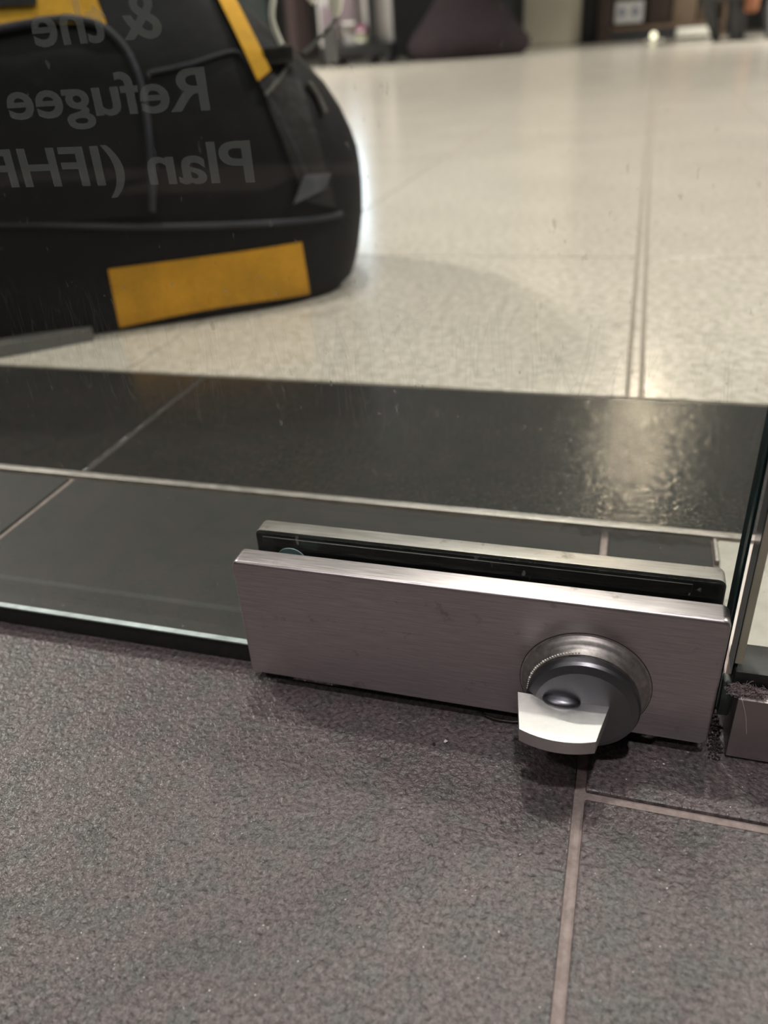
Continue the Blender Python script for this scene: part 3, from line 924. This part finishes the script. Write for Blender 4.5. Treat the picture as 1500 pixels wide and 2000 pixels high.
for cx_ in (0.235, 0.37):
    b = bmesh.new(); bmesh.ops.create_cone(b, cap_ends=True, segments=24, radius1=0.036, radius2=0.036, depth=0.004)
    for v in b.verts:
        v.co = Vector((cx_ + v.co.x, -0.013 + v.co.z, 0.262 + v.co.y * 1.2))
    obj('blot', b, M['blue_print'], cd)

# glowing globe added to stand in for a warm reflection on the floor
glow = tag(empty('floor_light_spot', (0.135, 9.3, 0)), 'small glowing globe standing in for a warm floor reflection before the shelf unit', 'glow')
obj('glow_base', box_bm(-0.09, 0.09, -0.05, 0.05, 0, 0.012, 0.004, 2), M['chrome'], glow)
b = bmesh.new(); bmesh.ops.create_uvsphere(b, u_segments=20, v_segments=10, radius=0.03)
bmesh.ops.translate(b, verts=b.verts, vec=(-0.01, 0, 0.047))
obj('glow_globe', b, M['glow_warm'], glow)
tray = tag(empty('silver_tray', (0.50, 9.2, 0)), 'low shiny silver tray on the floor before the shelf unit', 'tray')
obj('tray_rim', box_bm(-0.17, 0.19, -0.12, 0.12, 0.02, 0.10, 0.012, 3), M['chrome'], tray)
obj('tray_foot', box_bm(-0.14, 0.16, -0.10, 0.10, 0.0, 0.02, 0.004, 2), M['black_metal'], tray)

# beanbag
bb = bmesh.new(); rings = []
prof = [(0.0, 0.50), (0.05, 0.555), (0.12, 0.56), (0.20, 0.50), (0.30, 0.40), (0.42, 0.29), (0.56, 0.22), (0.72, 0.16), (0.84, 0.10)]
for z, r in prof:
    ring = []
    for k in range(40):
        t = 2 * math.pi * k / 40
        rr = r * (1 + 0.035 * noise.noise(Vector((math.cos(t) * 2, math.sin(t) * 2, z * 6))))
        ring.append(bb.verts.new((rr * math.cos(t) * (1.0 if z > 0.1 else 1.0), rr * math.sin(t) * 0.8, z)))
    rings.append(ring)
for a, b_ in zip(rings, rings[1:]):
    for k in range(40):
        bb.faces.new((a[k], a[(k + 1) % 40], b_[(k + 1) % 40], b_[k]))
bb.faces.new(rings[0]); bb.faces.new(rings[-1])
bean = tag(empty('beanbag', (-1.46, 7.75, 0)), 'large purple-brown cone-shaped beanbag on the pale hall floor', 'beanbag')
obj('cushion', bb, M['beanbag'], bean, angle=60)
b = bmesh.new(); bmesh.ops.create_cone(b, cap_ends=True, segments=20, radius1=0.10, radius2=0.03, depth=0.10)
bmesh.ops.translate(b, verts=b.verts, vec=(0, 0, 0.88))
obj('top_knot', b, M['beanbag'], bean)

# display stand with packs hanging in front of a pale board
st = tag(empty('display_stand', (-2.35, 7.35, 0)), 'black metal display stand with a pale board, left of the beanbag', 'stand')
obj('board', box_bm(-0.34, 0.33, 0.06, 0.09, 0.16, 0.80, 0.005, 2), M['display_white'], st)
obj('post', box_bm(0.13, 0.19, 0.0, 0.06, 0.05, 0.84, 0.005, 2), M['black_metal'], st)
obj('bottom_tray', box_bm(-0.30, 0.34, -0.06, 0.14, 0.07, 0.16, 0.008, 2), M['black_metal'], st)
for x in (-0.17, 0.13, 0.29):
    obj('foot', box_bm(x, x + 0.045, -0.06, 0.14, 0.0, 0.075, 0.004, 2), M['black_metal'], st)
for x0, x1, z0, z1, m_, lb_ in [(-0.30, -0.16, 0.20, 0.46, 'mauve', 'mauve pack at the left of the display stand'),
                                (-0.12, 0.02, 0.30, 0.55, 'mauve', 'taller mauve pack in the middle of the display stand'),
                                (0.02, 0.10, 0.235, 0.30, 'pink', 'small magenta pack beside the black post of the stand'),
                                (0.00, 0.11, 0.165, 0.225, 'lime', 'small yellow-green pack low on the display stand')]:
    pk = tag(empty('pack', (-2.35, 7.35, 0)), lb_, 'pack', 'packs on the display stand')
    obj('pack_body', box_bm(x0, x1, 0.015, 0.058, z0, z1, 0.006, 2), M[m_], pk)
    obj('pack_label', box_bm(x0 + 0.015, x1 - 0.015, 0.0125, 0.016, z0 + 0.012, z0 + 0.03, 0.001, 1), M['paper'], pk)

# garments hanging left of the stand, seen past the bag's top
gr = tag(empty('garment_rack', (-3.3, 7.6, 0)), 'dark garment rack seen above the bag, far behind it', 'rack')
obj('rail_bar', tube_bm([(-1.0, 0, 1.4), (0.55, 0, 1.4)], 0.015, 10), M['black_metal'], gr)
for x in (-1.0, 0.55):
    obj('upright', tube_bm([(x, 0, 0.0), (x, 0, 1.42)], 0.018, 10), M['black_metal'], gr)
def garment(x, w_, mat, zb, label):
    b = bmesh.new(); prev = None
    for j in range(9):
        t = j / 8; z = zb + (1.385 - zb) * t; ww = w_ * (1 - 0.45 * t ** 3)
        ring = []
        for k in range(20):
            a = 2 * math.pi * k / 20
            r_ = 1 + 0.12 * math.sin(5 * a + x * 9) * (1 - t)
            ring.append(b.verts.new((x + ww * math.cos(a) * r_, 0.09 * math.sin(a) * r_, z)))
        if prev:
            for k in range(20):
                b.faces.new((prev[k], prev[(k + 1) % 20], ring[(k + 1) % 20], ring[k]))
        else:
            b.faces.new(ring)
        prev = ring
    b.faces.new(prev)
    for v in b.verts:
        v.co += Vector((-3.3, 7.6, 0))
    tag(obj('garment', b, M[mat]), label, 'garment', 'garments on the far rack')
garment(-0.72, 0.16, 'green_dark', 0.10, 'dark green garment at the left of the far rack')
garment(-0.36, 0.10, 'purple', 0.30, 'purple garment on the far rack')
garment(-0.02, 0.17, 'green_dark', 0.26, 'dark green garment in the middle of the far rack')
garment(0.36, 0.11, 'red_brown', 0.12, 'red-brown garment at the right of the far rack')

# chair at the right
ch = tag(empty('lounge_chair', (0.75, 7.7, 0)), 'charcoal chair with splayed legs and orange cushion at the far right', 'chair')
def leg(p0, p1, r0, r1):
    obj('leg', tube_bm([p0, p1], [r0, r1], 10), M['chair_dark'], ch)
leg((-0.24, 0.0, 0.32), (-0.13, 0.02, 0.0), 0.075, 0.03)
leg((-0.02, 0.0, 0.32), (0.02, 0.0, 0.0), 0.085, 0.06)
leg((0.20, 0.0, 0.32), (0.235, -0.25, 0.0), 0.07, 0.025)
leg((0.36, 0.15, 0.32), (0.40, 0.25, 0.0), 0.05, 0.025)
obj('seat_shell', box_bm(-0.28, 0.44, -0.12, 0.4, 0.28, 0.36, 0.03, 3), M['chair_dark'], ch)
obj('backrest', box_bm(-0.26, 0.42, 0.34, 0.42, 0.34, 0.85, 0.03, 3), M['chair_dark'], ch)
obj('cushion', box_bm(0.03, 0.13, -0.16, -0.09, 0.19, 0.36, 0.02, 3), M['orange'], ch)

# light boxes on the far storefront
sg = tag(empty('sign_panel', (-2.3, 11.95, 1.55)), 'blank lit panel high on the charcoal storefront wall', 'sign')
obj('panel_face', box_bm(-1.5, 1.45, -0.06, -0.02, 0.0, 0.8), M['sign_light'], sg)
obj('panel_case', box_bm(-1.54, 1.49, -0.02, 0.04, -0.04, 0.84, 0.01, 2), M['black_metal'], sg)
lbx = tag(empty('light_box', (-3.04, 9.3, 0.55)), 'narrow upright bluish light box beside the display stand', 'light')
obj('light_face', box_bm(-0.085, 0.085, 0.0, 0.02, 0.20, 1.50), M['lightbox'], lbx)
obj('light_case', box_bm(-0.11, 0.11, 0.022, 0.12, -0.55, 1.6, 0.008, 2), M['black_metal'], lbx)
for i, (x0, x1) in enumerate([(-6.6, -4.4), (2.2, 4.6)]):
    structure(obj('trim_4', box_bm(x0, x1, 11.9, 12.0, 0.9, 2.7, 0.01, 2), M['wall_light'], smooth=False))
